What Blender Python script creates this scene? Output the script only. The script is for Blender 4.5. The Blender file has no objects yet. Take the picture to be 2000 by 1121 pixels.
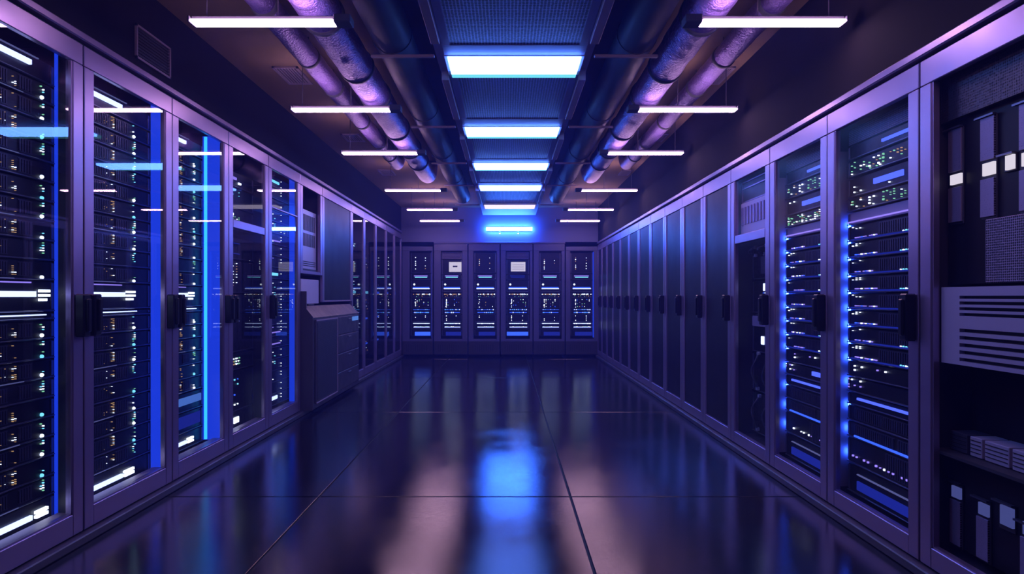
import bpy, bmesh, math, random
from mathutils import Vector, Matrix

C = bpy.context.scene.collection
PI = math.pi
CAMH = 1.15
XL, XR, YF = -1.994, 1.719, 12.40      # faces of the two rows and of the end row
CEIL = 2.85

# ------------------------------------------------------------------ materials
def new_mat(name):
    m = bpy.data.materials.new(name); m.use_nodes = True
    nt = m.node_tree; nt.nodes.clear()
    return m, nt, nt.nodes.new('ShaderNodeOutputMaterial')

def pbr(name, col, rough=.5, metal=0., noise=0., nscale=8., bump=0., bscale=200., spec=.5, stretch=None):
    m, nt, out = new_mat(name)
    b = nt.nodes.new('ShaderNodeBsdfPrincipled')
    b.inputs['Base Color'].default_value = (*col, 1)
    b.inputs['Roughness'].default_value = rough
    b.inputs['Metallic'].default_value = metal
    b.inputs['Specular IOR Level'].default_value = spec
    nt.links.new(b.outputs[0], out.inputs[0])
    tc = nt.nodes.new('ShaderNodeTexCoord'); mp = nt.nodes.new('ShaderNodeMapping')
    nt.links.new(tc.outputs['Object'], mp.inputs[0])
    if stretch: mp.inputs['Scale'].default_value = stretch
    if noise > 0:
        n = nt.nodes.new('ShaderNodeTexNoise'); n.inputs['Scale'].default_value = nscale; n.inputs['Detail'].default_value = 6
        nt.links.new(mp.outputs[0], n.inputs['Vector'])
        r = nt.nodes.new('ShaderNodeMapRange')
        r.inputs['From Min'].default_value = .3; r.inputs['From Max'].default_value = .7
        r.inputs['To Min'].default_value = max(.02, rough-noise); r.inputs['To Max'].default_value = rough+noise
        nt.links.new(n.outputs['Fac'], r.inputs['Value']); nt.links.new(r.outputs[0], b.inputs['Roughness'])
    if bump > 0:
        v = nt.nodes.new('ShaderNodeTexNoise'); v.inputs['Scale'].default_value = bscale; v.inputs['Detail'].default_value = 3
        nt.links.new(mp.outputs[0], v.inputs['Vector'])
        bp = nt.nodes.new('ShaderNodeBump'); bp.inputs['Strength'].default_value = bump; bp.inputs['Distance'].default_value = .01
        nt.links.new(v.outputs['Fac'], bp.inputs['Height']); nt.links.new(bp.outputs[0], b.inputs['Normal'])
    return m

def perforated(name, col, hole, scale, rough=.45, metal=.3):
    """sheet metal with a grid of round holes (procedural colour and bump)"""
    m, nt, out = new_mat(name)
    b = nt.nodes.new('ShaderNodeBsdfPrincipled'); b.inputs['Roughness'].default_value = rough; b.inputs['Metallic'].default_value = metal
    tc = nt.nodes.new('ShaderNodeTexCoord')
    v = nt.nodes.new('ShaderNodeTexVoronoi'); v.inputs['Scale'].default_value = scale; v.inputs['Randomness'].default_value = 0.12
    nt.links.new(tc.outputs['Object'], v.inputs['Vector'])
    r = nt.nodes.new('ShaderNodeMapRange'); r.inputs['From Min'].default_value = .36; r.inputs['From Max'].default_value = .5
    nt.links.new(v.outputs['Distance'], r.inputs['Value'])
    mx = nt.nodes.new('ShaderNodeMix'); mx.data_type = 'RGBA'
    mx.inputs[6].default_value = (*hole, 1); mx.inputs[7].default_value = (*col, 1)
    nt.links.new(r.outputs[0], mx.inputs[0]); nt.links.new(mx.outputs[2], b.inputs['Base Color'])
    bp = nt.nodes.new('ShaderNodeBump'); bp.inputs['Strength'].default_value = .6; bp.inputs['Distance'].default_value = .004
    nt.links.new(r.outputs[0], bp.inputs['Height']); nt.links.new(bp.outputs[0], b.inputs['Normal'])
    nt.links.new(b.outputs[0], out.inputs[0])
    return m

def glow(name, col, strength, sample='NONE'):
    m, nt, out = new_mat(name)
    e = nt.nodes.new('ShaderNodeEmission'); e.inputs[0].default_value = (*col, 1); e.inputs[1].default_value = strength
    nt.links.new(e.outputs[0], out.inputs[0])
    m.cycles.emission_sampling = sample
    return m

def pane(name, tint, ior, rough=.01):
    m, nt, out = new_mat(name)
    t = nt.nodes.new('ShaderNodeBsdfTransparent'); t.inputs[0].default_value = (*tint, 1)
    g = nt.nodes.new('ShaderNodeBsdfGlossy'); g.inputs['Roughness'].default_value = rough
    f = nt.nodes.new('ShaderNodeFresnel'); f.inputs[0].default_value = ior
    mx = nt.nodes.new('ShaderNodeMixShader')
    # the far face of the sheet lets light straight through (one reflection per sheet)
    ge = nt.nodes.new('ShaderNodeNewGeometry'); inv = nt.nodes.new('ShaderNodeMath'); inv.operation = 'SUBTRACT'; inv.inputs[0].default_value = 1
    mu = nt.nodes.new('ShaderNodeMath'); mu.operation = 'MULTIPLY'
    nt.links.new(ge.outputs['Backfacing'], inv.inputs[1]); nt.links.new(inv.outputs[0], mu.inputs[0]); nt.links.new(f.outputs[0], mu.inputs[1])
    nt.links.new(mu.outputs[0], mx.inputs[0]); nt.links.new(t.outputs[0], mx.inputs[1]); nt.links.new(g.outputs[0], mx.inputs[2])
    nt.links.new(mx.outputs[0], out.inputs[0])
    return m

def floor_mat():
    m, nt, out = new_mat('polished_dark_tile')
    d = nt.nodes.new('ShaderNodeBsdfDiffuse'); d.inputs[0].default_value = (.006, .006, .009, 1)
    b = nt.nodes.new('ShaderNodeBsdfAnisotropic'); b.distribution = 'BECKMANN'; b.inputs['Color'].default_value = (.92, .90, .95, 1)
    fr = nt.nodes.new('ShaderNodeFresnel'); fr.inputs[0].default_value = 1.6
    ms = nt.nodes.new('ShaderNodeMixShader')
    nt.links.new(fr.outputs[0], ms.inputs[0]); nt.links.new(d.outputs[0], ms.inputs[1]); nt.links.new(b.outputs[0], ms.inputs[2])
    tc = nt.nodes.new('ShaderNodeTexCoord')
    n = nt.nodes.new('ShaderNodeTexNoise'); n.inputs['Scale'].default_value = 1.7; n.inputs['Detail'].default_value = 8; n.inputs['Roughness'].default_value = .62
    nt.links.new(tc.outputs['Object'], n.inputs['Vector'])
    r = nt.nodes.new('ShaderNodeMapRange'); r.inputs['From Min'].default_value = .3; r.inputs['From Max'].default_value = .7
    r.inputs['To Min'].default_value = .14; r.inputs['To Max'].default_value = .225
    nt.links.new(n.outputs['Fac'], r.inputs['Value']); nt.links.new(r.outputs[0], b.inputs['Roughness'])
    n2 = nt.nodes.new('ShaderNodeTexNoise'); n2.inputs['Scale'].default_value = 5; n2.inputs['Detail'].default_value = 9; n2.inputs['Roughness'].default_value = .7; n2.inputs['Distortion'].default_value = 1.2
    nt.links.new(tc.outputs['Object'], n2.inputs['Vector'])
    bp = nt.nodes.new('ShaderNodeBump'); bp.inputs['Strength'].default_value = .03; bp.inputs['Distance'].default_value = .02
    nt.links.new(n2.outputs['Fac'], bp.inputs['Height']); nt.links.new(bp.outputs[0], b.inputs['Normal'])
    nt.links.new(ms.outputs[0], out.inputs[0])
    return m

MT = dict(
    frame=pbr('lilac_grey_coated_steel', (.39, .30, .49), .36, .88, .05, 5),
    body=pbr('dark_cabinet_steel', (.035, .032, .045), .5, .3, .08),
    groove=pbr('black_rubber_seal', (.006, .006, .008), .7),
    base=pbr('dark_base_steel', (.07, .06, .08), .45, .4, .08),
    chassis=pbr('black_server_steel', (.016, .016, .024), .4, .4, .1, 30),
    lip=pbr('brushed_server_edge', (.16, .16, .22), .32, .8),
    rib=pbr('dark_ribbed_plastic', (.05, .05, .085), .38, .2),
    lilac=pbr('pale_lilac_enamel', (.34, .31, .46), .45, .1),
    pale=pbr('pale_lilac_plastic', (.58, .52, .72), .4, .1),
    slotdark=pbr('slot_shadow_steel', (.01, .01, .014), .6),
    board=pbr('glossy_black_door_panel', (.012, .010, .015), .42, .0, .05, 3, spec=.15),
    handle=pbr('black_handle_plastic', (.006, .006, .010), .28),
    ceil=pbr('brown_black_ceiling_paint', (.25, .165, .10), .8, 0, .05, 3),
    wall=pbr('dark_wall_paint', (.012, .010, .012), .85, spec=.1),
    endwall=pbr('blue_glow_tinted_wall', (.16, .18, .46), .6),  # blue glow at the end wall mixed into this colour
    endframe=pbr('blue_light_tinted_steel', (.11, .115, .28), .45, .3, .06, 5),  # lilac steel with the blue light tinted into its colour
    foil=pbr('violet_foil_wrap', (.22, .14, .46), .38, .75, .10, 60, .9, 70),
    duct=pbr('grey_painted_duct', (.06, .06, .09), .55, .1, .05, 6),
    rail=pbr('lilac_painted_rail', (.36, .28, .38), .5, .1),
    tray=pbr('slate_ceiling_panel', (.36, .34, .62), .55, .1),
    housing=pbr('grey_lamp_housing', (.10, .09, .13), .5, .3),
    cable=pbr('black_cable_sheath', (.06, .06, .085), .35),
    plug=pbr('pale_plug_plastic', (.4, .4, .5), .4),
    mesh=perforated('perforated_black_sheet', (.05, .045, .075), (.004, .004, .006), 95),
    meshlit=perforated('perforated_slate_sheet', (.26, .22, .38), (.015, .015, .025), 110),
    traymesh=perforated('perforated_ceiling_sheet', (.38, .36, .64), (.035, .035, .07), 55),
    glass=pane('clear_door_glass', (.88, .89, .95), 1.75),
    dimglass=pane('smoked_door_glass', (.55, .55, .66), 1.45, .03),
    softpane=pane('matt_door_pane', (.90, .90, .97), 1.10, .2),
    floor=floor_mat(),
    warm=glow('warm_strip_diffuser', (1, .58, .98), 26, 'AUTO'),
    lensedge=glow('cyan_lens_edge', (.16, .70, .85), 1.1),
    fix_blue=glow('blue_white_panel_diffuser', (.09, .235, 1), 24, 'AUTO'),
    fix_white=glow('cool_white_panel_diffuser', (.085, .2, 1), 22, 'AUTO'),
    fix_pink=glow('faint_pink_panel_diffuser', (.72, .62, 1), 1.5, 'AUTO'),
    fix_wall=glow('cyan_wall_tube', (.035, .16, 1), 170, 'AUTO'),
    bluepanel=glow('blue_lit_acrylic', (.014, .06, .92), 1.0, 'AUTO'),
    dimblue=glow('dim_blue_lit_acrylic', (.012, .022, .30), 1.0),
    cyantube=glow('cyan_tube', (.03, .42, 1), 2.2, 'AUTO'),
    white=glow('white_led', (.75, .85, 1), 3.2),
    barwhite=glow('blue_white_bar', (.45, .55, 1), 3.0),
    cyan=glow('cyan_led', (.20, .75, 1), 1.6),
    amber=glow('amber_led', (1, .58, .25), .6),
    green=glow('green_led', (.35, 1, .55), .8),
    blue=glow('blue_led', (.04, .12, 1), 1.6),
    violet=glow('violet_led', (.35, .25, 1), 1.2),
    barblue=glow('blue_bar', (.08, .13, 1), 1.7),
    dimlabel=glow('dim_blue_window', (.05, .06, .22), 1.0),
    dimline=glow('dim_emissive_glint', (.10, .11, .28), 1.0),  # emission standing in for LED reflections along server edges
    sidelamp=glow('blue_side_lamp', (.03, .12, 1), 60, 'AUTO'),
    screen=glow('pale_screen_and_glint', (.72, .66, .80), 1.0),
    label=glow('lit_blue_label', (.10, .25, .85), .8),
)

# ------------------------------------------------------------------ mesh building
class MB:
    def __init__(s): s.v = []; s.f = []; s.m = []
    def add(s, vs, fs, mi=0):
        o = len(s.v); s.v += [tuple(p) for p in vs]
        for f in fs: s.f.append([o+i for i in f]); s.m.append(mi)
    def box(s, x0, x1, y0, y1, z0, z1, mi=0, bev=0.):
        x0, x1 = sorted((x0, x1)); y0, y1 = sorted((y0, y1)); z0, z1 = sorted((z0, z1))
        if bev <= 0:
            vs = [(x, y, z) for x in (x0, x1) for y in (y0, y1) for z in (z0, z1)]
            s.add(vs, [(0, 1, 3, 2), (4, 6, 7, 5), (0, 4, 5, 1), (2, 3, 7, 6), (0, 2, 6, 4), (1, 5, 7, 3)], mi)
        else:
            b = bmesh.new(); bmesh.ops.create_cube(b, size=1)
            for v in b.verts:
                v.co = ((x0+x1)/2+v.co.x*(x1-x0), (y0+y1)/2+v.co.y*(y1-y0), (z0+z1)/2+v.co.z*(z1-z0))
            bv = min(bev, .45*min(x1-x0, y1-y0, z1-z0))
            bmesh.ops.bevel(b, geom=b.edges[:], offset=bv, segments=1, affect='EDGES')
            b.verts.index_update()
            s.add([v.co[:] for v in b.verts], [[v.index for v in f.verts] for f in b.faces], mi); b.free()
        return s
    def prism(s, poly, a0, a1, axis='y', mi=0):
        """poly: (u, v) points swept along an axis; axis y: u=x v=z, axis x: u=y v=z"""
        n = len(poly)
        P = (lambda u, v, a: (u, a, v)) if axis == 'y' else (lambda u, v, a: (a, u, v))
        s.add([P(u, v, a0) for u, v in poly]+[P(u, v, a1) for u, v in poly],
              [list(range(n))[::-1], list(range(n, 2*n))]+[(i, (i+1) % n, n+(i+1) % n, n+i) for i in range(n)], mi)
        return s
    def tube(s, pts, radii, seg=20, mi=0, cap=True):
        pts = [Vector(p) for p in pts]; n = len(pts)
        if not hasattr(radii, '__len__'): radii = [radii]*n
        vs = []
        up = Vector((1, 0, 0)) if abs((pts[1]-pts[0]).normalized().x) < .9 else Vector((0, 0, 1))
        for i, p in enumerate(pts):
            d = (pts[min(i+1, n-1)]-pts[max(i-1, 0)]).normalized()
            a = (up-d*up.dot(d)).normalized(); b = d.cross(a)
            vs += [p+(a*math.cos(2*PI*k/seg)+b*math.sin(2*PI*k/seg))*radii[i] for k in range(seg)]
        fs = [(i*seg+k, i*seg+(k+1) % seg, (i+1)*seg+(k+1) % seg, (i+1)*seg+k) for i in range(n-1) for k in range(seg)]
        if cap: fs += [list(range(seg))[::-1], list(range((n-1)*seg, n*seg))]
        s.add(vs, fs, mi); return s
    def mesh(s, name, mats, smooth=False):
        me = bpy.data.meshes.new(name); me.from_pydata(s.v, [], s.f)
        for m in mats: me.materials.append(MT[m])
        for p, mi in zip(me.polygons, s.m): p.material_index = mi; p.use_smooth = smooth
        b = bmesh.new(); b.from_mesh(me); bmesh.ops.recalc_face_normals(b, faces=b.faces[:]); b.to_mesh(me); b.free()
        if smooth:
            try: me.set_sharp_from_angle(angle=math.radians(40))
            except Exception: pass
        return me

def ob(name, me, parent=None, loc=None, rotz=0.):
    o = bpy.data.objects.new(name, me); C.objects.link(o)
    if parent is not None: o.parent = parent
    if loc is not None: o.location = loc
    if rotz: o.rotation_euler = (0, 0, rotz)
    return o
def build(name, mb, mats, parent=None, loc=None, rotz=0., smooth=False):
    if isinstance(mats, str): mats = [mats]
    return ob(name, mb.mesh(name, mats, smooth), parent, loc, rotz)
def tag(o, label, cat, group=None):
    o['label'] = label; o['category'] = cat
    if group: o['group'] = group
    return o
def empty(name, loc, rotz, label, cat, group=None):
    o = bpy.data.objects.new(name, None); o.empty_display_size = .1; C.objects.link(o)
    o.location = loc; o.rotation_euler = (0, 0, rotz)
    return tag(o, label, cat, group)
def struct(name, mb, mats, label=None, smooth=False):
    o = build(name, mb, mats, smooth=smooth); o['kind'] = 'structure'
    return o
ORD = ('topmost second third fourth fifth sixth seventh eighth ninth tenth eleventh twelfth thirteenth fourteenth fifteenth '
       'sixteenth seventeenth eighteenth nineteenth twentieth twenty-first twenty-second twenty-third twenty-fourth twenty-fifth twenty-sixth').split()
def ordtop(i): return 'topmost' if i == 0 else ORD[i]+' down'
FIRST = ['first']+ORD[1:]

# ------------------------------------------------------------------ room shell
YB = -3.0
def floor():
    mb = MB(); mb.box(-3.2, 3.0, YB, 13.6, -.08, -.010, 1)
    xs = [-3.2, -2.53, -1.08, .365, 1.815, 3.0]
    ys = [YB, -1.72, 1.01, 3.747, 6.483, 9.22, 11.95, 13.6]
    g = .005
    for a, b in zip(xs, xs[1:]):
        for c, d in zip(ys, ys[1:]): mb.box(a+g, b-g, c+g, d-g, -.012, 0, 0, .0025)
    struct('floor', mb, ['floor', 'groove'])
floor()
struct('ceiling', MB().box(-3.2, 3.0, YB, 13.6, CEIL, CEIL+.1), 'ceil')
struct('wall_left', MB().box(-3.2, -3.05, YB, 13.6, 0, CEIL), 'wall')
struct('wall_right', MB().box(2.8, 3.0, YB, 13.6, 0, CEIL), 'wall')
struct('wall_front', MB().box(-3.2, 3.0, YB-.1, YB, 0, CEIL), 'wall')
struct('wall_back', MB().box(-3.2, 3.0, 13.4, 13.6, 0, CEIL), 'wall')
# bulkheads over the rows and over the end cabinets
struct('wall_left_bulkhead', MB().box(XL-.10, XL-.015, YB, 12.4, 2.39, CEIL), 'wall')
struct('wall_right_bulkhead', MB().box(XR+.015, XR+.10, YB, 12.4, 2.18, CEIL), 'wall')
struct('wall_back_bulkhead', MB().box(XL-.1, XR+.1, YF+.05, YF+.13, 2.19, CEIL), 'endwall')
# cornices, seals and base ledges that run along the rows
struct('trim_1', MB().box(XL-.09, XL+.012, 2.2, 12.38, 2.352, 2.39, 0, .006).box(XL-.06, XL-.02, 2.2, 12.38, 2.336, 2.352, 1), ['frame', 'groove'])
struct('trim_2', MB().box(XR-.012, XR+.09, 1.85, 12.38, 2.140, 2.178, 0, .006).box(XR+.02, XR+.06, 1.85, 12.38, 2.124, 2.140, 1), ['frame', 'groove'])
struct('baseboard_left', MB().box(XL-.05, XL+.035, 2.2, 12.38, 0.0, .040, 0, .005), 'base')
struct('baseboard_right', MB().box(XR-.035, XR+.05, 1.85, 12.38, 0.0, .040, 0, .005), 'base')

# ------------------------------------------------------------------ cabinets
def place(side, y0, w):
    """world transform of a cabinet whose local x runs along its face as one looks at it"""
    if side == 'L': return Vector((XL, y0, 0)), PI/2
    if side == 'R': return Vector((XR, y0+w, 0)), -PI/2
    return Vector((y0, YF, 0)), 0.
def cab_mesh_body(w, H, z0, depth=.92):
    mb = MB(); g = .004
    mb.box(g, .022, .032, depth, z0, H); mb.box(w-.022, w-g, .032, depth, z0, H)
    mb.box(.022, w-.022, depth-.02, depth, z0, H)
    mb.box(.022, w-.022, .032, depth-.02, H-.02, H); mb.box(.022, w-.022, .032, depth-.02, z0, z0+.06)
    return mb
def cabinet(side, y0, w, label, H=2.335, ob_=.145, ot=2.237, sl=.075, sr=.075, front='glass', handles=(), midrail=None, z0=.042, cat='server cabinet', name='server_cabinet', depth=.92, fm='frame'):
    loc, rz = place(side, y0, w)
    root = empty(name, loc, rz, label, cat)
    build('body', cab_mesh_body(w, H, z0, depth), 'body', root)
    g = .005
    build('header_panel', MB().box(g, w-g, .001, .030, ot, H, 0, .003), fm, root)
    fr = MB()
    fr.box(g, sl, 0, .030, z0+.006, ot-.002, 0, .003).box(w-sr, w-g, 0, .030, z0+.006, ot-.002, 0, .003)
    fr.box(sl, w-sr, .001, .030, z0+.006, ob_, 0, .002)
    # thin step round the opening
    fr.box(sl, sl+.008, .006, .030, ob_, ot-.002).box(w-sr-.008, w-sr, .006, .030, ob_, ot-.002).box(sl, w-sr, .006, .030, ob_, ob_+.008)
    if midrail: fr.box(sl+.008, w-sr-.008, .002, .030, midrail[0], midrail[1], 0, .003)
    door = build('door_frame', fr, fm, root)
    if front in ('glass', 'dimglass', 'softpane'):
        build('glass_pane', MB().box(sl+.008, w-sr-.008, .012, .017, ob_+.008, ot-.003), front, door)
    elif front == 'board':
        build('door_panel', MB().box(sl+.008, w-sr-.008, .008, .026, ob_+.008, ot-.003, 0, .002), 'board', door)
    for hx in handles:
        h = build('handle', MB().box(hx-.026, hx+.026, -.045, 0, .962, 1.162, 0, .006), 'handle', root)
        build('lever', MB().box(hx-.014, hx+.014, -.058, -.045, .985, 1.14, 0, .005), 'handle', h)
    return root
def world(root, x, y, z):
    return root.location + Matrix.Rotation(root.rotation_euler.z, 3, 'Z') @ Vector((x, y, z))

# ------------------------------------------------------------------ rack units (each one a thing of its own)
CACHE = {}
def cached(key, fn):
    if key not in CACHE: CACHE[key] = fn()
    return CACHE[key]
def R(v): return round(v, 4)

def chassis_mesh(W, h, depth, mat='chassis'):
    def mk():
        mb = MB(); mb.box(0, W, 0, depth, 0, h-.005, 0, .002)
        mb.box(0, W, -.010, .0, 0, .006, 1, .0015)
        mb.box(0, .018, -.004, 0, .010, h-.010, 1, .001).box(W-.018, W, -.004, 0, .010, h-.010, 1, .001)
        return mb.mesh('rack_server', [mat, 'lip'])
    return cached(('ch', R(W), R(h), R(depth), mat), mk)
def grille_mesh(W, h, a, b, step=.014, mat='rib'):
    def mk():
        mb = MB(); x = a*W
        while x < b*W-.004:
            mb.box(x, x+step*.55, -.006, 0, .018, h-.016); x += step
        mb.box(a*W-.004, b*W, -.003, 0, .014, .018).box(a*W-.004, b*W, -.003, 0, h-.016, h-.012)
        return mb.mesh('bay_grille', [mat])
    return cached(('gr', R(W), R(h), R(a), R(b), step, mat), mk)
LEDM = ['amber', 'green', 'white', 'blue', 'violet', 'cyan']
def dots_mesh(key, W, h, spec, seed):
    """spec: list of (xfrac0, xfrac1, zfrac0, zfrac1, n columns, n rows, size, probability, material index)"""
    def mk():
        rnd = random.Random(seed); mb = MB()
        for (a, b, c, d, nx, nz, s, p, mi) in spec:
            for i in range(nx):
                for j in range(nz):
                    if rnd.random() > p: continue
                    x = W*(a+(b-a)*((i+.5)/nx))+rnd.uniform(-.1, .1)*s; z = h*(c+(d-c)*((j+.5)/nz))
                    q = s*rnd.uniform(.6, 1.1)
                    m = mi if not isinstance(mi, tuple) else rnd.choice(mi)
                    mb.box(x-q/2, x+q/2, -.0085, -.0005, z-q/2, z+q/2, m)
        if not mb.v: mb.box(W*.5, W*.5+.003, -.004, 0, h*.5, h*.5+.003, 2)
        return mb.mesh('port_dot_pattern', LEDM)
    return cached(('dt', key, R(W), R(h), seed), mk)
def slab(x0, x1, z0, z1, mat, name, d=.010):
    return cached(('sl', R(x0), R(x1), R(z0), R(z1), mat, name, d), lambda: MB().box(x0, x1, -d, 0, z0, z1, 0, .001).mesh(name, [mat]))
def blob(x, z, r, mat):
    def mk():
        mb = MB(); mb.tube([(x, 0, z), (x, -.006, z), (x, -.010, z), (x, -.012, z)], [r, r, r*.7, r*.25], 10)
        return mb.mesh('status_light', [mat])
    return cached(('bl', R(x), R(z), R(r), mat), mk)

class Rack:
    def __init__(s, root, x0, x1, rec, phrase, group, depth=.62):
        s.root, s.x0, s.x1, s.rec, s.phrase, s.group, s.depth = root, x0, x1, rec, phrase, group, depth
        s.n = 0; s.W = x1-x0
    def unit(s, z, h, look, cat='server', name='rack_server', mat='chassis', depth=None):
        o = ob(name, chassis_mesh(s.W, h, depth or s.depth, mat), None, world(s.root, s.x0, s.rec, z), s.root.rotation_euler.z)
        tag(o, f'{look}, {ordtop(s.n)} in {s.phrase}', cat, s.group); s.n += 1
        return o

def glass_row_rack(root, w, rec, phrase, xs, xa, n_up=10, seed=0, bars=(.08, .49, .52, .60), lower=True, blue_low=False):
    """racks behind the glass doors: drive bays, amber dots, one white light per unit, lit bars at top, middle and bottom"""
    rk = Rack(root, .032, w-.037, rec, phrase, 'servers in '+phrase)
    W = rk.W; rnd = random.Random(seed)
    f = lambda x: (x-rk.x0)
    o = rk.unit(2.125, .10, 'light unit with a bright bar', 'light unit', 'light_unit')
    ob('light_bar', slab(f(bars[0]), f(bars[1]), .050, .072, 'barwhite', 'light_bar', .014), o)
    ob('emissive_edge', slab(.03, f(bars[1])+.05, .092, .096, 'dimline', 'emissive_edge'), o)
    def server(z, k):
        wide = rnd.random() < .25
        o = rk.unit(z, .0885, ['black server with white status light', 'black server with amber dots'][k % 2])
        ob('bay_grille', grille_mesh(W, .0885, .03, f(xa)/W-.035), o)
        if k % 3 != 2: ob('bay_grille', grille_mesh(W, .0885, f(xa)/W+.05, f(xs)/W-.08, .016), o)
        v = k % 5
        ob('port_dot_pattern', dots_mesh(('gl', xa, v), W, .0885, [
            (f(xa)/W-.012, f(xa)/W+.030, .18, .88, 2, 7, .0036, [.55, .25, .7, .1, .4][v], (0, 0, 0, 2)),
            (f(xa)/W-.11, f(xa)/W-.05, .2, .85, 2, 5, .0028, .22, (0, 0, 2)),
            (f(xs)/W-.02, f(xs)/W+.02, .3, .95, 2, 5, .0055, [.15, .5, .2, .7, .1][v], (1, 2, 5))], seed*10+v), o)
        if k % 5 != 3: ob('status_light', blob(f(xs), .012 if k % 2 else .018, .0085, ['white', 'white', 'cyan'][k % 3]), o)
        if k % 3 == 0: ob('emissive_edge', slab(.01, f(xa)+.06*rnd.random(), .0015, .0055, 'dimline', 'emissive_edge', .0125), o)  # reflection of LEDs on the lip, put in as a faintly glowing strip
    for i in range(n_up): server(2.125-.090*(i+1), i)
    zt = 2.125-.090*n_up
    o = rk.unit(1.082, zt-1.084, 'unit with white display bars', 'control unit', 'control_unit')
    hb = zt-1.084
    ob('display_bar', slab(f(bars[0]), f(bars[1])+.03, hb-.075, hb-.050, 'barwhite', 'display_bar', .012), o)
    for k, zz in enumerate((hb-.048, hb-.068, hb-.088)):
        ob('display_bar', slab(f(bars[2])+.02, f(bars[3])+(.02 if k < 2 else 0), zz-.006, zz+.006, 'white', 'display_bar', .012), o)
    ob('emissive_edge', slab(.01, f(bars[1]), hb-.014, hb-.008, 'violet', 'emissive_edge', .012), o)
    o = rk.unit(1.046, .034, 'thin unit with glowing edge', 'blank unit', 'blank_unit')
    ob('emissive_edge', slab(.01, f(xs)+.02, .018, .0235, 'barwhite', 'emissive_edge', .012), o)
    nlow = 9 if not blue_low else 6
    for i in range(nlow): server(1.046-.090*(i+1), n_up+i)
    if blue_low:
        o = rk.unit(.375, .125, 'unit with wide blue strip', 'control unit', 'control_unit')
        ob('light_bar', slab(.02, W-.03, .045, .095, 'label', 'light_bar'), o)
        o = rk.unit(.236, .135, 'unit with deep blue glow', 'control unit', 'control_unit')
        ob('light_bar', slab(.02, W-.03, .03, .11, 'dimblue', 'light_bar', .004), o)
    o = rk.unit(.125, .108, 'bottom light unit with bright bars', 'light unit', 'light_unit')
    ob('light_bar', slab(f(bars[0])-.02, f(bars[1])+.005, .034, .056, 'barwhite', 'light_bar', .014), o)
    for zz in (.038, .058):
        ob('light_bar', slab(f(bars[2])-.005, f(bars[3])+.005, zz-.007, zz+.007, 'white', 'light_bar', .014), o)
    return rk

LABEL_L = {}
# --- the row behind glass (its cabinets run away from the camera)
c1 = cabinet('L', 2.285, .79, 'lilac-framed glass-door server cabinet cut off by the picture edge, amber dots inside', handles=(.748,))
c2 = cabinet('L', 3.075, .815, 'glass-door server cabinet with wide plain blue lit panel beside its servers', sr=.070, handles=(.042, .773))
c3 = cabinet('L', 3.890, .788, 'glass-door server cabinet with a vertical cyan tube inside', sr=.070, handles=(.042, .746))
c4 = cabinet('L', 4.678, .785, 'glass-door cabinet with window split by a lilac rail, hardly lit', midrail=(1.655, 1.715), handles=(.042,))
c5 = cabinet('L', 5.463, .840, 'glass-door cabinet with narrow blue panel, beside the console', midrail=(1.905, 1.918), handles=(.042,))
for c, w in ((c1, .79), (c2, .815), (c3, .788), (c4, .785), (c5, .84)):
    build('sill_plate', MB().box(.07, w-.037, .020, .100, .126, .143, 0, .002), 'rail', c)
def light_panel(c, w, y0, y1, z0, z1, mat='bluepanel', x=None):
    return build('light_panel', MB().box((x or w-.034), (x or w-.034)+.010, y0, y1, z0, z1), mat, c)
light_panel(c1, .79, .100, .116, .13, 2.29, 'bluepanel')
build('side_panel', MB().box(.757, .766, .034, .099, .13, 2.29).box(.752, .757, .05, .08, 1.3, 2.2), 'body', c1)
light_panel(c2, .815, .034, .112, .13, 2.29)
light_panel(c3, .788, .034, .172, .13, 2.29)
t = build('light_tube', MB().tube([(.735, .142, .14), (.735, .142, 2.28)], .0105, 12), 'cyantube', c3, smooth=True); t['label'] = 'bright cyan light tube'
light_panel(c5, .840, .034, .098, .13, 2.29)
glass_row_rack(c1, .79, .12, 'the cut-off glass cabinet', .675, .50, seed=1, bars=(.2, .60, .635, .70))
glass_row_rack(c2, .815, .12, 'the wide-blue-panel glass cabinet', .615, .409, seed=2)
glass_row_rack(c3, .788, .176, 'the cyan-tube glass cabinet', .627, .44, seed=3, blue_low=True, bars=(.30, .50, .53, .60))

# split-window cabinet: sparse equipment
rk = Rack(c4, .032, .751, .12, 'the split-window cabinet', 'units in the split-window cabinet')
def simple_unit(rk, z, h, look, cat='server', name='rack_server', grilles=(), dots=None, key=None, seed=0, bars=(), spots=(), mat='chassis', depth=None):
    o = rk.unit(z, h, look, cat, name, mat, depth)
    for a, b in grilles: ob('bay_grille', grille_mesh(rk.W, h, a, b, .018), o)
    if dots: ob('port_dot_pattern', dots_mesh(key, rk.W, h, dots, seed), o)
    for (a, b, c, d, m) in bars: ob('light_bar', slab(a*rk.W, b*rk.W, c, d, m, 'light_bar'), o)
    for (a, c, r, m) in spots: ob('status_light', blob(a*rk.W, c, r, m), o)
    return o
simple_unit(rk, 2.00, .12, 'black unit with short bright violet bar', bars=[(.30, .52, .055, .075, 'violet'), (.58, .64, .03, .045, 'white')])
simple_unit(rk, 1.84, .155, 'black server with white glints', dots=[(.3, .62, .2, .9, 6, 4, .006, .25, (2, 5))], key='s4', seed=3)
simple_unit(rk, 1.665, .17, 'black server with big white lamp', spots=[(.34, .12, .018, 'white'), (.43, .12, .012, 'white')], dots=[(.2, .62, .3, .65, 8, 4, .006, .5, (2, 1))], key='s4', seed=5)
simple_unit(rk, 1.44, .17, 'black unit with two deep blue lines', bars=[(.2, .6, .12, .126, 'dimblue'), (.2, .6, .04, .046, 'dimblue')])
simple_unit(rk, 1.18, .25, 'black server with columns of fine dots', grilles=[(.72, .95)], dots=[(.2, .58, .1, .95, 4, 10, .006, .8, (2, 2, 0))], key='s4', seed=7)
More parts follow.
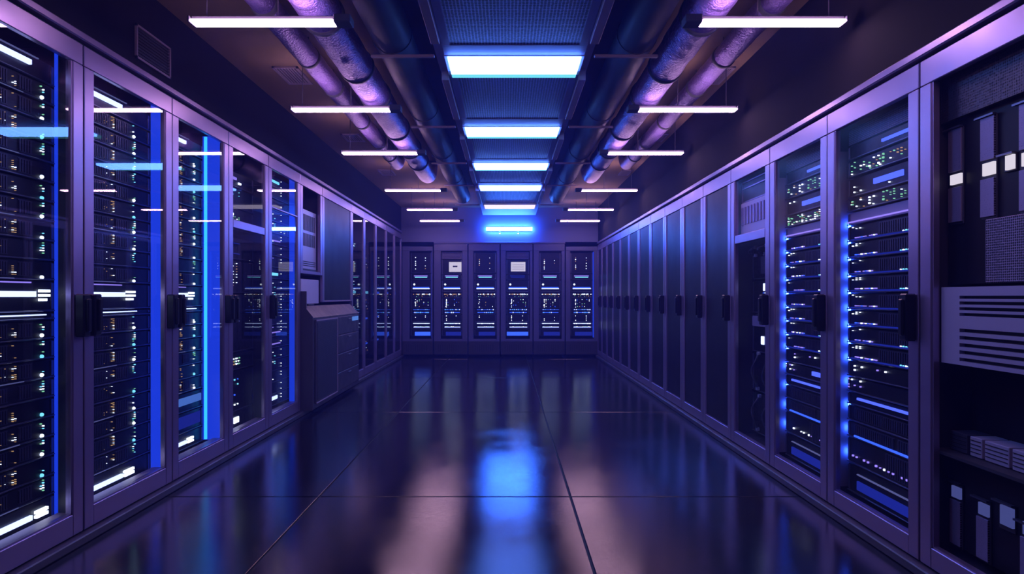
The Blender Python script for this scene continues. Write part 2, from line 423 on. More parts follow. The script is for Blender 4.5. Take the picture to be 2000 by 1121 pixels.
simple_unit(rk, 1.03, .14, 'black unit with small lit display', 'control unit', 'control_unit', bars=[(.40, .58, .055, .082, 'barwhite'), (.53, .58, .095, .11, 'cyan')])
simple_unit(rk, .72, .30, 'tall black blank unit', 'blank unit', 'blank_unit', bars=[(.2, .6, .235, .239, 'dimline')], dots=[(.28, .34, .05, .7, 1, 7, .006, .6, (2,))], key='s4', seed=9)
simple_unit(rk, .58, .13, 'server with pale green dots', dots=[(.15, .62, .25, .75, 16, 3, .010, .6, (1, 0, 2))], key='s4', seed=11)
simple_unit(rk, .26, .31, 'tall server, scattered blue dots', dots=[(.12, .60, .1, .85, 6, 6, .012, .4, (3, 2, 5))], key='s4', seed=12)
simple_unit(rk, .125, .13, 'bottom light unit with bright bars', 'light unit', 'light_unit', bars=[(.10, .42, .045, .075, 'barwhite'), (.46, .58, .040, .085, 'white')])
# narrow-blue-panel cabinet: fine dots
rk = Rack(c5, .032, .803, .110, 'the cabinet beside the console', 'units in the cabinet beside the console')
z = 2.24
for i in range(20):
    z -= .1035
    b = []
    if i == 0: b = [(.3, .66, .04, .06, 'cyan')]
    if i in (5, 13, 14): b = [(.25, .70, .03, .04, 'violet')]
    if i == 8: b = [(.25, .62, .03, .055, 'cyan')]
    if i == 19: b = [(.1, .60, .05, .08, 'barwhite')]
    simple_unit(rk, z, .1015, 'black server ' + ('with lit bar' if b else 'with sparse white dots'), grilles=[(.04, .2)],
                dots=[(.25, .62, .2, .9, 6, 4, .007, .16, (2, 2, 5, 4)), (.72, .76, .1, .9, 1, 3, .006, .5, (2,))], key='s5', seed=i % 6, bars=b)

# --- niche cabinet with vent panel, wide dark door, console below them
c6 = cabinet('L', 6.303, .753, 'niche cabinet above the console, with a slotted pale vent panel', z0=1.37, ob_=1.40, front=None, cat='cabinet', name='vent_cabinet')
vp = MB(); vp.box(.08, .673, .045, .075, 1.42, 2.03, 0, .004)
for k in range(14): vp.box(.12+k*.037, .138+k*.037, .0425, .045, 1.82, 1.98, 1).box(.12+k*.037, .138+k*.037, .0425, .045, 1.66, 1.79, 1)
for k in range(3): vp.box(.10, .64, .0425, .045, 1.46+.02*k, 1.468+.02*k, 1)
build('vent_panel', vp, ['pale', 'slotdark'], c6)
c7 = cabinet('L', 7.056, 1.341, 'wide cabinet with glossy blank dark door above the console drawers', z0=1.085, ob_=1.10, front='board', cat='cabinet', name='wide_cabinet')
def console():
    root = empty('control_console', (XL, 6.32, 0), PI/2, 'low dark control console with sloped top, mesh door and drawers', 'console')
    prof = [(-.095, .045), (-.095, .94), (.02, 1.055), (.60, 1.055), (.60, .045)]     # (local y, z)
    build('body', MB().prism(prof, 0.02, 2.04, 'x'), 'base', root)
    build('side_fin', MB().prism([(-.112, .045), (-.112, .955), (-.05, 1.03), (-.05, 1.20), (.03, 1.20), (.03, .045)], 0, .018, 'x'), 'base', root)
    d = build('mesh_door', MB().box(.12, .93, -.112, -.0955, .09, .92, 0, .004), 'base', root)
    build('edge_highlight', MB().box(.12, .93, -.118, -.112, .905, .92).box(.918, .93, -.118, -.112, .09, .905).box(.12, .93, -.118, -.112, .09, .10), 'rail', d)  # light on the door's edges put in as paler bars
    build('mesh_sheet', MB().box(.15, .90, -.116, -.112, .12, .89), 'mesh', d)
    for k in range(4):
        dr = build('drawer', MB().box(.97, 1.98, -.110, -.0955, .09+.21*k, .29+.21*k, 0, .004), 'base', root)
        build('drawer_pull', MB().box(1.40, 1.55, -.122, -.110, .25+.21*k, .262+.21*k, 0, .003), 'lip', dr)
    lb = build('display_label', MB().box(1.62, 1.94, -.1135, -.110, .855, .905), 'label', root); lb['label'] = 'small lit blue label'
    return root
console()
sc = empty('console_screen', (XL-.03, 6.42, 1.057), PI/2, 'blank pale lilac screen standing on the control console', 'screen')
build('screen_panel', MB().box(0, .60, 0, .022, .018, .268, 0, .004), 'pale', sc)
build('stand', MB().box(.2, .4, -.01, .06, 0, .018, 0, .003), 'base', sc)

# --- dim glass cabinets past the console
dims = [(8.397, .740), (9.137, .808), (9.945, .855), (10.80, .80), (11.60, .76)]
for i, (y, w) in enumerate(dims):
    ph = 'dim cabinet '+FIRST[i]+' past the console'
    c = cabinet('L', y, w, f'dim glass-door server cabinet, {FIRST[i]} past the wide dark door', front='dimglass', sl=.06, sr=.06)
    rk = Rack(c, .032, w-.034, .10, 'the '+ph, 'servers in the '+ph)
    for k in range(13):
        z = 1.78-.1235*k
        col = [(2, 2, 5), (2, 3, 0), (3, 3, 4), (3, 4, 2), (3, 3)][i]
        b = []
        if k == 5: b = [(.25, .85, .03, .065, 'cyan' if i < 2 else 'blue')]
        if k in (8, 11) and i < 4: b = [(.30, .8, .02, .045, 'blue')]
        simple_unit(rk, z, .1215, 'black server with '+('lit blue bar' if b else 'scattered dots'), grilles=[(.05, .28)],
                    dots=[(.30, .85, .15, .85, 6, 4, .011, [.34, .20, .10, .14, .12][i], col), (.4, .8, .45, .55, 5, 1, .016, .3, col)], key=('dim', i), seed=k % 5, bars=b)

# ------------------------------------------------------------------ the row of dark doors
HR, OTR, OBR = 2.125, 2.020, .130
def rcab(y0, w, label, **k):
    return cabinet('R', y0, w, label, H=HR, ot=OTR, ob_=OBR, handles=(w-.040,), **k)
r1 = rcab(2.72, .784, 'server cabinet with blue glowing side beside the slotted lilac panel', front='softpane')
r2 = rcab(3.504, .765, 'server cabinet with blue glowing side next to the cable cabinet', front='softpane')
def blue_side(c, w):
    build('side_panel', MB().box(.024, .034, .034, .30, .14, 1.92), 'lilac', c)
    for k in range(19):
        z = 1.50-.0876*k if k < 8 else 1.50-.0876*8-.125*(k-8)
        if z < .2: break
        build('side_lamp', MB().box(.050, .058, .088, .100, z+.012, z+.045, 0, .003), 'sidelamp', c)
def led_rack(c, w, phrase, s):
    rk = Rack(c, .066, w-.030, .082, phrase, 'servers in '+phrase)
    W = rk.W
    o = tag(ob('blanking_panel', cached(('bp', R(W)), lambda: MB().box(0, W, 0, .02, 0, .085, 0, .002).mesh('blanking_panel', ['meshlit'])), None, world(c, rk.x0, rk.rec, 1.94), c.rotation_euler.z),
            f'perforated blanking panel above the servers in {phrase}', 'panel')
    U = lambda *a, **k: simple_unit(rk, *a, **k)
    U(1.86, .078, 'unit with thin light line', cat='light unit', name='light_unit', bars=[(.46, .98, .030, .044, 'barblue')])
    gdots = [(.04, .95, .1, .9, 22, 5, .005, .35, (1, 0, 2, 1)), (.04, .5, .2, .8, 8, 3, .008, .3, (1, 2))]
    U(1.77, .088, 'switch crowded with green dots', cat='switch', name='network_switch', dots=gdots, key='g', seed=s)
    U(1.665, .100, 'unit with glowing blue panel', cat='control unit', name='control_unit', bars=[(.36, .70, .035, .062, 'barblue')], dots=[(.05, .95, .1, .9, 10, 3, .006, .2, (3, 2))], key='b', seed=s)
    U(1.592, .071, 'green-dotted switch over a shelf', cat='switch', name='network_switch', dots=gdots, key='g2', seed=s+1)
    U(1.522, .068, 'plain lilac metal shelf unit', cat='shelf', name='rack_shelf', mat='lilac', bars=[(.0, .98, .012, .018, 'violet')])
    for k in range(8):
        sd = [(.10, .40, .17, .25, 11, 1, .0062, .85, (2, 4, 4, 3)), (.66, .96, .12, .22, 10, 1, .0068, .9, (5, 5, 2)), (.05, .2, .7, .9, 3, 2, .005, .4, (2,))]
        U(1.522-.0876*(k+1), .0860, 'ribbed server with blue lights', grilles=[(.42, .97)], dots=sd, key='led', seed=s*10+k % 4, bars=[(.05, .97, .004, .012, 'dimblue')])
    U(.735, .084, 'unit with curved violet glints', cat='control unit', name='control_unit', dots=[(.05, .95, .3, .8, 9, 2, .008, .5, (4, 2))], key='v', seed=s)
    U(.655, .078, 'unit with bright blue lamp', cat='control unit', name='control_unit', bars=[(.86 if s == 1 else .55, .97 if s == 1 else .72, .03, .055, 'barblue')], dots=[(.0, .2, .2, .9, 5, 4, .007, .5, (2, 4))], key='v2', seed=s)
    U(.590, .063, 'unit with bright blue line', cat='light unit', name='light_unit', bars=[(.14, .98, .030, .042, 'barblue')])
    U(.505, .083, 'ribbed unlit black server', grilles=[(.1, .95)])
    U(.420, .083, 'ribbed dim black server', grilles=[(.1, .6), (.64, .95)], bars=[(.10, .98, .006, .015, 'blue')])
    U(.285, .133, 'black server with violet dots', grilles=[(.5, .95)], dots=[(.05, .97, .2, .4, 18, 1, .009, .7, (4, 4, 2))], key='vd', seed=s)
    U(.135, .145, 'bottom unit, broad blue strip', cat='light unit', name='light_unit', bars=[(.14, .98, .025, .070, 'dimblue'), (.14, .98, .10, .106, 'dimline')])
led_rack(r1, .784, 'the blue-sided cabinet by the slotted panel', 1); blue_side(r1, .784)
led_rack(r2, .765, 'the blue-sided cabinet by the cable cabinet', 2); blue_side(r2, .765)

# the cut-off cabinet at the frame edge
r0 = cabinet('R', 1.94, .78, 'open dark cabinet cut off by the picture edge, holding perforated blades', H=HR, ot=OTR, ob_=OBR, front=None, sl=.075)
build('back_panel', MB().box(.03, .75, .20, .22, .14, 2.01), 'board', r0)
build('front_panel', MB().box(.03, .75, .102, .120, 1.20, 1.855), 'board', r0)
build('front_panel', MB().box(.03, .75, .102, .120, .14, .512), 'board', r0)
build('mesh_screen', MB().box(.030, .75, .07, .085, 1.86, 2.09), 'mesh', r0)
def blade(x0, x1, z0, z1, lab, win=None, winmat='screen', y=.09, shelf=None):
    p = world(r0, x0, y, z0)
    h = z1-z0; W = x1-x0
    root = empty('blade_module', p, -PI/2, lab, 'blade module')
    build('housing', MB().box(0, W, .004, .0115, 0, h, 0, .002), 'body', root)
    segs = [(0.01, h-.005)]
    if win: segs = [(.01, win[0]-.012), (win[1]+.012, h-.005)]
    for a, b in segs:
        if b-a > .03: build('perforated_face', MB().box(.004, W-.004, -.004, .004, a, b, 0, .001), 'meshlit', root)
    if win: build('window', MB().box(.018, W-.002, -.006, .004, win[0], win[1], 0, .001), winmat, root)
    build('support_lip', MB().box(-.018, W, -.012, .004, h-.004, h+.003), 'lip', root)
    return root
bl = 'above the slotted panel'  # pale windows of these blades: bright reflections given as emission
blade(.047, .129, 1.44, 1.83, f'perforated blade with bright square window {bl}, next to the cabinet post', (.162, .202))
blade(.227, .306, 1.44, 1.83, f'perforated blade with lilac window {bl}, second from the cabinet post', (.165, .212))
blade(.415, .490, 1.44, 1.83, f'perforated blade {bl}, third from the cabinet post', (.165, .212))
blade(.340, .398, 1.60, 1.665, f'small bright white box {bl}', (.006, .058))
blade(.53, .61, 1.44, 1.83, f'perforated blade {bl}, fourth from the cabinet post', (.165, .212))
p = world(r0, .30, .055, 1.20)
build('slate_panel', MB().box(0, .39, 0, .045, 0, .235, 0, .003), 'meshlit')
o = bpy.data.objects['slate_panel']; o.location = p; o.rotation_euler.z = -PI/2; o.name = 'perforated_panel'
tag(o, 'wide perforated slate panel standing on the slotted lilac panel', 'panel')
def slotted():
    p = world(r0, .090, .033, .885); W = .598; h = .302
    root = empty('slotted_panel', p, -PI/2, 'pale lilac front panel with two stacks of dark horizontal slots', 'panel')
    mb = MB(); x0 = .105
    zs = [.022, .050, .078, .106, .134]; zt = [.196, .218, .240, .262]
    mb.box(0, x0, 0, .02, 0, h)
    cuts = sorted([(z-.007, z+.007) for z in zs]+[(z-.006, z+.006) for z in zt])
    lo = 0
    for a, b in cuts: mb.box(x0, W, 0, .02, lo, a); lo = b
    mb.box(x0, W, 0, .02, lo, h)
    build('slotted_face', mb, 'lilac', root); build('backing', MB().box(0, W, .022, .15, 0, h), 'slotdark', root)
slotted()
for k, (a, b, m, lab) in enumerate([(.055, .155, 'rib', 'dull grey'), (.172, .236, 'lilac', 'lined lilac'), (.250, .37, 'lilac', 'wider lined lilac'), (.385, .50, 'lilac', 'edge-cut lilac')]):
    p = world(r0, a, .09, .53)
    rt = empty('filler_box', p, -PI/2, f'{lab} filler box in the row below the slotted panel', 'box')
    build('casing', MB().box(0, b-a, 0, .10, 0, .075, 0, .002), m, rt)
    build('slot_grille', MB().box(.005, b-a-.005, -.002, 0, .015, .018).box(.005, b-a-.005, -.002, 0, .03, .033).box(.005, b-a-.005, -.002, 0, .045, .048).box(.005, b-a-.005, -.002, 0, .06, .063), 'slotdark', rt)
build('shelf_plate', MB().box(.03, .75, .03, .20, .515, .527), 'body', r0)
bl = 'low in the cut-off cabinet'
blade(.055, .125, .14, .40, f'perforated blade with dull blue windows {bl}, next to the post', (.20, .245), 'dimlabel')
blade(.205, .275, .14, .38, f'perforated blade with dull blue windows {bl}, second from the post', (.18, .225), 'dimlabel')
blade(.315, .395, .30, .40, f'small lined lilac lit block {bl}', (.02, .09), 'dimlabel')
blade(.42, .49, .14, .36, f'perforated blade {bl}, cut by the picture edge', (.18, .225), 'dimlabel')

# the cable cabinet
r3 = rcab(4.269, .742, 'cabinet full of cables with white module on top', front='softpane', midrail=(1.545, 1.607))
p = world(r3, .08, .06, 1.85)
rt = empty('dark_drawer_unit', p, -PI/2, 'dark windowed unit at the top of the cable cabinet', 'rack unit')
build('casing', MB().box(0, .58, .006, .40, 0, .155), 'body', rt)
build('front_frame', MB().box(0, .58, -.004, .006, 0, .008).box(0, .58, -.004, .006, .10, .108).box(0, .58, -.004, .006, .147, .155).box(0, .008, -.004, .006, .008, .147).box(.572, .58, -.004, .006, .008, .147), 'frame', rt)
p = world(r3, .08, .05, 1.612)
rt = empty('battery_module', p, -PI/2, 'pale lilac finned module above the rail of the cable cabinet', 'rack unit')
build('casing', MB().box(0, .58, 0, .40, 0, .235, 0, .004), 'pale', rt)
fm = MB()
for k in range(9): fm.box(.03+k*.058, .055+k*.058, -.010, 0, .07, .20, 0, .002)
build('fin_grille', fm, 'frame', rt)
rk3 = Rack(r3, .06, .70, .15, 'the cable cabinet', None, .5)
for i, (z, h, lk) in enumerate([(1.28, .255, 'black patch unit'), (1.03, .24, 'black lit patch unit'), (.74, .28, 'black blank patch unit'), (.45, .28, 'black cabled patch unit'), (.14, .30, 'black lowest patch unit')]):
    o = rk3.unit(z, h, lk, 'patch unit', 'patch_unit')
    if i == 0: build('plate', MB().box(.22, .55, -.03, 0, .03, .16, 0, .003), 'rib', o)
    if i == 1:
        for xx in (.22, .50): build('status_light', MB().box(xx, xx+.035, -.012, 0, .16, .215, 0, .002), 'barwhite', o)
        ob('port_dot_pattern', dots_mesh('cab', .64, .24, [(.30, .42, .05, .65, 2, 7, .010, .6, (2, 4, 3)), (.78, .9, .05, .65, 2, 7, .010, .6, (2, 4))], 4), o)
    if i == 2:
        build('plate', MB().box(.06, .50, -.03, 0, .19, .265, 0, .003), 'lilac', o)
        build('status_light', MB().box(.18, .22, -.012, 0, .06, .12, 0, .002), 'barwhite', o)
def cable(x, z0, z1, bulge, lab, k):
    rnd = random.Random(k); n = 12; pts = []
    for i in range(n):
        t = i/(n-1)
        pts.append((x+.012*math.sin(3*t*PI+k)+.02*(t-.5)*rnd.uniform(.5, 1), -.016-bulge*math.sin(PI*t), z0+(z1-z0)*t))
    root = empty('patch_cable', world(r3, 0, .15, 0), -PI/2, lab, 'cable')
    build('sheath', MB().tube(pts, .007, 8), 'cable', root, smooth=True)
    for q in (pts[0], pts[-1]): build('plug', MB().box(q[0]-.012, q[0]+.012, q[1]-.012, q[1]+.012, q[2]-.012, q[2]+.012, 0, .003), 'plug', root)
names = ['post-side', 'middle', 'handle-side']
for j, x in enumerate((.20, .40, .60)):
    cable(x, .47, .73, .045, f'{names[j]} patch cable in the upper loop row of the cable cabinet', j)
    cable(x+.01, .17, .42, .05, f'{names[j]} patch cable in the lower loop row of the cable cabinet', j+5)
for j, x in enumerate((.15, .34, .55)):
    cable(x, 1.456, 1.515, .05+.01*j, f'{names[j]} short pale cable coil below the rail of the cable cabinet', j+9)

# nine blank dark doors
ys = [5.011, 5.718, 6.404, 7.11, 7.82, 8.52, 9.20, 9.90, 10.60, 11.25, 11.85, 12.38]
for i, (a, b) in enumerate(zip(ys, ys[1:])):
    rcab(a, b-a, f'blank dark-door cabinet, {FIRST[i]} past the cable cabinet', front='board', sl=.07, sr=.07, cat='cabinet', name='dark_door_cabinet')

# ------------------------------------------------------------------ end wall cabinets
px = lambda x: (x-990)*.009733
edges = [(785, 846), (847, 914), (914.5, 977), (977.5, 1041), (1041.5, 1104), (1104.5, 1168)]
opens = [(799, 844), (860, 904), (924, 971), (987, 1036), (1052, 1098), (1113, 1161)]
for i, ((a, b), (c, d)) in enumerate(zip(edges, opens)):
    x0, w = px(a), px(b)-px(a)-.004
    sl, sr = px(c)-px(a), px(b)-px(d)
    screen = i in (1, 3)
    look = ['in the corner by the dim glass cabinets', 'with a yellowish screen', 'between the two screen cabinets', 'with a pinkish screen', 'second from the corner of the dark doors', 'in the corner by the dark doors'][i]
    H = 2.15 if 0 < i < 5 else 2.10
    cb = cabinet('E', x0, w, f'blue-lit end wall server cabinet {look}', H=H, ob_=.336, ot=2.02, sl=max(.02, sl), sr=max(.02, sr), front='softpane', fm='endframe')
    bx = MB().box(.01, w-.01, -.012, 0, .05, .30, 0, .003)
    for k in range(10): bx.box(.08+k*.042, .10+k*.042, -.0135, -.012, .10, .24, 1)
    build('vent_plinth', bx, ['body', 'slotdark'], cb)
    ph = 'the '+['corner end cabinet by dim glass', 'yellow-screen end cabinet', 'end cabinet between the screens', 'pink-screen end cabinet', 'end cabinet beside the pink screen', 'corner end cabinet by dark doors'][i]
    s0, s1 = max(.02, sl)+.02, w-max(.02, sr)-.02
    rk = Rack(cb, s0, s1, .08, ph, None, .5)
    if screen:
        o = rk.unit(1.87, .13, 'pale lilac louvred unit', 'panel', 'louvred_panel', 'lilac')
        for k in range(4): ob('louvre', slab(.01, rk.W-.01, .02+.026*k, .032+.026*k, 'slotdark', 'louvre', .003), o)
        o = rk.unit(1.57, .295, 'screen unit', 'screen', 'screen_unit')
        if i == 1: ob('screen', slab(.36*rk.W, .98*rk.W, .05, .24, 'screen', 'screen'), o); ob('logo_mark', slab(.55*rk.W, .78*rk.W, .14, .17, 'rib', 'logo_mark', .012), o)
        else:
            ob('screen', slab(.20*rk.W, .84*rk.W, .06, .24, 'screen', 'screen'), o)
            for q in (.10, .14, .18): ob('text_marking', slab(.26*rk.W, .78*rk.W, q, q+.006, 'lilac', 'text_marking', .011), o)
    else:
        simple_unit(rk, 1.60, .39, 'tall server, white dot columns', dots=[(.20, .26, .15, .80, 1, 7, .016, .85, (2, 2, 0)), (.68, .74, .15, .80, 1, 5, .013, .7, (2, 0))], key='e', seed=i)
    simple_unit(rk, 1.47, .125 if not screen else .095, 'unit with paired blue lines', cat='light unit', name='light_unit', bars=[(.16, .82, .065, .082, 'violet' if i != 3 else 'dimblue'), (.2, .8, .040, .055, 'cyan' if i != 3 else 'dimblue')])
    simple_unit(rk, 1.24, .225, 'unit with violet-blue band', cat='light unit', name='light_unit', bars=[(.10, .92, .050, .068, 'barwhite'), (.10, .90, .072, .09, 'blue')], spots=[(.17, .14, .018, 'white')])
    simple_unit(rk, 1.13, .105, 'switch with yellow-white ports', cat='switch', name='network_switch', dots=[(.10, .96, .50, .68, 12, 1, .020, .95, (2, 0, 2)), (.15, .95, .1, .4, 9, 2, .010, .4, (1, 0))], key='ey', seed=i)
    simple_unit(rk, .925, .20, 'server with scattered coloured dots', dots=[(.15, .9, .1, .9, 7, 6, .012, .32, (1, 0, 2, 3)), (.2, .26, .05, .9, 1, 7, .015, .8, (2,))], key='eg', seed=i)
    two = dict(dots=[(.14, .92, .68, .88, 9, 1, .016, .7, (2, 5, 2)), (.16, .88, .20, .40, 8, 1, .018, .7, (2, 5, 5))])
    simple_unit(rk, .81, .112, 'upper server, double port rows', key='ep', seed=i, bars=[(.12, .92, .082, .090, 'blue'), (.14, .9, .03, .038, 'blue')], **two)
    simple_unit(rk, .665, .142, 'black server with few white dots', dots=[(.2, .26, .1, .9, 1, 4, .014, .7, (2,)), (.68, .74, .1, .9, 1, 4, .012, .6, (2,))], key='ew', seed=i)
    simple_unit(rk, .53, .132, 'lower server, double port rows', key='ep2', seed=i, bars=[(.12, .92, .10, .11, 'barwhite'), (.14, .92, .03, .04, 'barwhite')], **two)
    simple_unit(rk, .40, .126, 'bottom unit, blue strip', cat='light unit', name='light_unit', bars=[(.2 if i != 3 else .02, .96, .0, .075, 'blue' if i in (0, 3) else 'dimblue')])
    if i in (0, 5):
        build('light_panel', MB().box(w-max(.02, sr)-.018, w-max(.02, sr)-.006, .034, .079, .37, 2.0), 'bluepanel' if i == 5 else 'dimblue', cb)
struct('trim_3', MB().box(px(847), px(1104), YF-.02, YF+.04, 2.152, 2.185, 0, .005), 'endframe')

# ------------------------------------------------------------------ ceiling equipment
rows = {'glass': (-1.547, -.847), 'dark': (.955, 1.655)}
lampY = [1.69, 3.167, 4.67, 6.10, 8.26, 10.10, 11.60]
lw = ['overhead', 'first', 'second', 'third', 'fourth', 'fifth', 'sixth']
def lamp(xa, xb, y, lab, flip):
    root = empty('strip_light', ((xa+xb)/2, y+.045, 2.49), 0, lab, 'ceiling light', 'strip lights')
    L = (xb-xa)/2
    build('diffuser', MB().box(-L, L, -.037, .037, 0, .012, 0, .003), 'warm', root)
    build('housing', MB().box(-L, L, -.018, .018, .0125, .036, 0, .004), 'housing', root)
    s = -1 if flip else 1
    build('end_box', MB().box(s*(L+.002), s*(L+.085), -.042, .042, -.004, .036, 0, .004), 'housing', root)
    build('end_cap', MB().box(-s*(L+.001), -s*(L+.012), -.037, .037, 0, .030, 0, .002), 'housing', root)
    for q in (-s*L*.8, s*L*.2):
        build('suspension_rod', MB().tube([(q, 0, .036), (q, 0, CEIL-2.49)], .003, 6), 'housing', root)
for side, (xa, xb) in rows.items():
    for k, y in enumerate(lampY):
        nm = 'glass-door row' if side == 'glass' else 'dark-door row'
        lamp(xa, xb, y, f'warm white strip light by the {nm}, {lw[k]} of its line', side == 'dark')
fixY = [2.33, 3.935, 5.57, 7.08, 8.49, 10.30]
fmat = ['fix_blue', 'fix_blue', 'fix_blue', 'fix_blue', 'fix_white', 'fix_pink']
CX = .045
for k, (y, m) in enumerate(zip(fixY, fmat)):
    look = ['blue-white panel light out of frame overhead', 'largest glowing blue-white ceiling panel light', 'second blue-white ceiling panel light from the front', 'smallest of the blue-white ceiling panel lights', 'white ceiling panel light behind the blue-white ones', 'dim pinkish ceiling panel light at the far end'][k]
    root = empty('panel_light', (CX, y, 2.574), 0, look, 'ceiling light', 'panel lights')
    build('diffuser', MB().prism([(-.40, 0), (.40, 0), (.405, .022), (-.405, .022)], .0, .248, 'y'), m, root)
    build('lens_edge', MB().prism([(-.40, 0), (.40, 0), (.405, .022), (-.405, .022)], .250, .312, 'y'), 'lensedge' if k < 4 else m, root)
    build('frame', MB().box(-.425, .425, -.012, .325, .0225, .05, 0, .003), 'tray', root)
# ceiling panels between them
for k, (y0, y1) in enumerate([(1.0, 2.10), (2.68, 3.77), (4.30, 5.34), (5.93, 6.90), (7.42, 8.32), (8.83, 10.15)]):
    root = empty('perforated_ceiling_panel', (CX, y0, 2.606), 0, f'perforated ceiling panel {["overhead", "in front of the largest panel light", "behind the largest panel light", "behind the second blue-white panel light", "behind the smallest blue-white panel light", "behind the white panel light"][k]}', 'ceiling panel', 'ceiling panels')
    build('sheet', MB().box(-.375, .375, 0, y1-y0, 0, .012), 'traymesh', root)
    build('frame', MB().box(-.42, -.375, 0, y1-y0, -.004, .02).box(.375, .42, 0, y1-y0, -.004, .02), 'tray', root)
    for s in (-1, 1):
        build('side_rail', MB().box(s*.425, s*.475, 0, y1-y0-.08, -.03, .05, 0, .003), 'rail', root)
    y2 = fixY[k]-.014 if y1 < fixY[k] else fixY[min(k, 5)]
for k, y in enumerate(fixY):
    y0 = [2.10, 3.77, 5.34, 6.90, 8.32, 10.15][k]
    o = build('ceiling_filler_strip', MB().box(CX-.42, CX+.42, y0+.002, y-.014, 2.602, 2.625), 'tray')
    tag(o, f'plain slate filler strip before the {["overhead", "largest blue-white", "second blue-white", "smallest blue-white", "white", "pinkish"][k]} panel light', 'ceiling panel')
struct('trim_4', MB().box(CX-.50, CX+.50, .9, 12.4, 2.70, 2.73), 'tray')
for s, nm in ((-1, 'glass-door side'), (1, 'dark-door side')):
    for k, y in enumerate(fixY[1:]):
        xa = CX+s*.48; xb = CX+s*.86
        o = build('cross_rail', MB().box(xa, xb, y-.03, y-.008, 2.584, 2.600, 0, .002), 'rail')
        tag(o, f'thin lilac cross rail on the {nm} of the {["largest blue-white", "second blue-white", "smallest blue-white", "white", "pinkish"][k]} panel light', 'rail', 'cross rails')
    # smooth round duct beside the panels
    root = empty('round_duct', (CX+s*.735, 1.2, 2.72), 0, f'smooth dark round duct along the {nm} of the panel lights', 'duct')
    build('pipe', MB().tube([(0, 0, 0), (0, 9.0, 0)], .118, 28), 'duct', root, smooth=True)
    for yy in (1.2, 2.7, 4.2, 5.7, 7.2):
        build('joint_band', MB().tube([(0, yy, 0), (0, yy+.03, 0)], .123, 28), 'duct', root, smooth=True)
def foil(x, z, r, y0, y1, lab, seed):
    root = empty('insulated_pipe', (x, 0, z), 0, lab, 'pipe')
    rnd = random.Random(seed); pts = []; rad = []
    y = y0
    while y < y1-.3:
        pts.append((0, y, 0)); rad.append(r*rnd.uniform(.97, 1.03)); y += .07
    for k in range(8):
        a = k/7*PI/2; pts.append((0, y+.22*math.sin(a), .22*(1-math.cos(a)))); rad.append(r)
    zt = CEIL-z
    if zt > .24: pts.append((0, y+.22, zt)); rad.append(r)
    pts = [p for p in pts if p[2] <= zt+1e-6]; rad = rad[:len(pts)]
    build('wrapping', MB().tube(pts, rad, 24), 'foil', root, smooth=True)
    y = y0+.5; k = 0
    while y < y1-.5:
        build('collar', MB().tube([(0, y, 0), (0, y+.012, 0), (0, y+.035, 0), (0, y+.047, 0)], [r, r*1.09, r*1.09, r], 24), 'duct', root, smooth=True)
        build('hanger_rod', MB().tube([(0, y+.023, r), (0, y+.023, CEIL-z)], .004, 6), 'housing', root)
        y += [.62, .95, .78][k % 3]; k += 1
foil(-.985, 1.51+CAMH, .108, 1.4, 8.3, 'thick violet foil-wrapped pipe over the inner ends of the glass-row strip lights', 1)
foil(-1.30, 1.57+CAMH, .070, 1.4, 8.0, 'thin violet foil-wrapped pipe nearer the glass-door row', 2)
foil(1.04, 1.51+CAMH, .108, 1.4, 8.3, 'thick violet foil-wrapped pipe over the inner ends of the dark-row strip lights', 3)
foil(1.42, 1.57+CAMH, .070, 1.4, 8.0, 'thin violet foil-wrapped pipe nearer the dark-door row', 4)
def grille(x0, x1, y0, y1, lab):
    root = empty('ceiling_vent', ((x0+x1)/2, (y0+y1)/2, CEIL), 0, lab, 'vent', 'ceiling vents')
    a, b = (x1-x0)/2, (y1-y0)/2
    build('frame', MB().box(-a, a, -b, -b+.015, -.014, 0).box(-a, a, b-.015, b, -.014, 0).box(-a, -a+.015, -b, b, -.014, 0).box(a-.015, a, -b, b, -.014, 0), 'rail', root)
    mb = MB(); n = 8
    for k in range(n):
        q = -a+.02+(2*a-.04)*k/(n-1); mb.box(q-.004, q+.004, -b+.015, b-.015, -.011, -.002)
    build('vent_grille', mb, 'rail', root)
    build('backing', MB().box(-a+.015, a-.015, -b+.015, b-.015, -.0015, 0), 'slotdark', root)
K = 1.70*1274
for s, xa, xb, nm in ((-1, -1.735, -1.545, 'glass-door row'), (1, 1.545, 1.69, 'dark-door row')):
    for k, (ya, yb) in enumerate([(K/450, K/417), (K/318, K/304), (K/248, K/238)]):
        grille(xa, xb, ya, yb, f'slatted ceiling vent by the {nm}, {["nearest the frame top", "second along", "smallest one far along"][k]}')
# wall grille on the bulkhead above the row
root = empty('wall_vent', (XL-.015, 3.70, 2.44), PI/2, 'dark framed air vent on the bulkhead above the glass-door row', 'vent')
build('frame', MB().box(-.18, .18, -.012, 0, 0, .012).box(-.18, .18, -.012, 0, .173, .185).box(-.18, -.168, -.012, 0, 0, .185).box(.168, .18, -.012, 0, 0, .185), 'rail', root)
mb = MB()
for k in range(9): mb.box(-.168, .168, -.008, -.002, .02+.017*k, .026+.017*k)
build('vent_grille', mb, 'body', root); build('backing', MB().box(-.168, .168, -.0015, 0, .012, .173), 'slotdark', root)
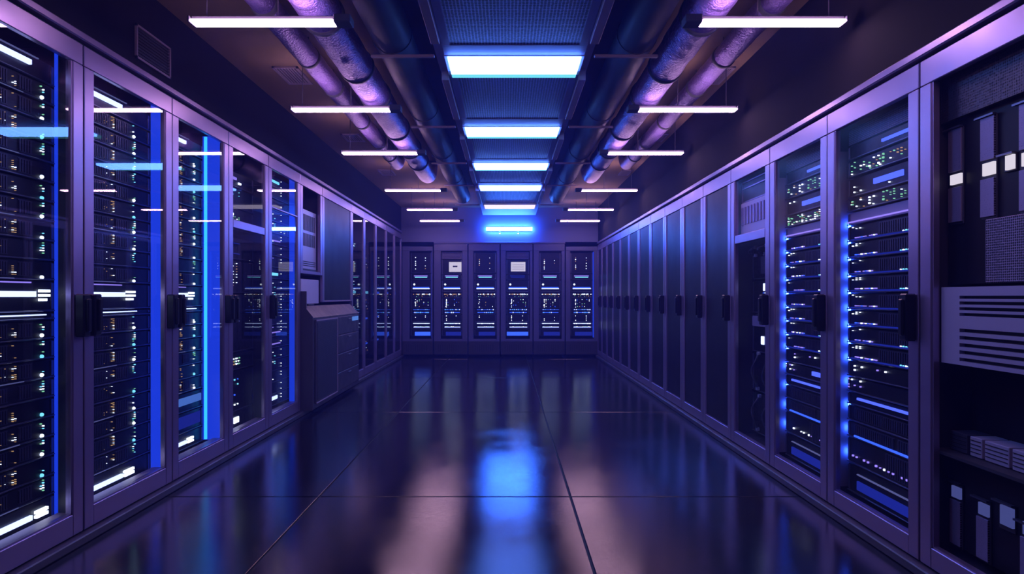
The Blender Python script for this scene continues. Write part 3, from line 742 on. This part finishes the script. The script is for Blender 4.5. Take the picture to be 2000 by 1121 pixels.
# wall lamp over the end cabinets
root = empty('wall_lamp', (CX, YF+.05, 2.434), 0, 'glowing cyan-blue wall lamp above the end wall cabinets', 'wall lamp')
build('tube', MB().tube([(-.433, -.05, 0), (.433, -.05, 0)], .034, 16), 'fix_wall', root, smooth=True)
build('back_plate', MB().box(-.43, .43, -.012, 0, -.05, .05, 0, .004), 'housing', root)
for s in (-1, 1):
    sp = build('spot_head', MB().tube([(s*.175-.005, -.05, -.045), (s*.175-.005, -.06, -.085)], [.012, .022], 10), 'housing', root)
    build('bulb', MB().tube([(s*.175-.005, -.06, -.085), (s*.175-.005, -.062, -.093)], [.016, .010], 10), 'white', sp)

# ------------------------------------------------------------------ world, camera, view
w = bpy.data.worlds.new('World'); bpy.context.scene.world = w; w.use_nodes = True
nt = w.node_tree; nt.nodes.clear()
out = nt.nodes.new('ShaderNodeOutputWorld'); bg = nt.nodes.new('ShaderNodeBackground')
bg.inputs[0].default_value = (.004, .005, .02, 1); nt.links.new(bg.outputs[0], out.inputs['Surface'])
VOL = .014
if VOL:
    vs = nt.nodes.new('ShaderNodeVolumeScatter'); vs.inputs['Color'].default_value = (.16, .2, 1, 1)
    vs.inputs['Density'].default_value = VOL; vs.inputs['Anisotropy'].default_value = .3
    nt.links.new(vs.outputs[0], out.inputs['Volume'])

cam = bpy.data.cameras.new('Camera'); co = bpy.data.objects.new('Camera', cam); C.objects.link(co)
co.location = (0, 0, CAMH); co.rotation_euler = (PI/2, 0, 0)
cam.sensor_width = 36; cam.lens = 1274*36/2000
cam.shift_x = (1000-990)/2000; cam.shift_y = (579-560.5)/2000
cam.clip_start = .05
s = bpy.context.scene; s.camera = co
s.view_settings.view_transform = 'Standard'; s.view_settings.look = 'None'
s.view_settings.exposure = 0; s.view_settings.gamma = 1; s.view_settings.use_curve_mapping = False
cy = s.cycles
cy.use_denoising = True
cy.max_bounces = 8; cy.diffuse_bounces = 4; cy.glossy_bounces = 5; cy.transparent_max_bounces = 16; cy.transmission_bounces = 4; cy.volume_bounces = 1
cy.sample_clamp_indirect = 4.0
cy.caustics_reflective = False; cy.caustics_refractive = False
cy.use_light_tree = True
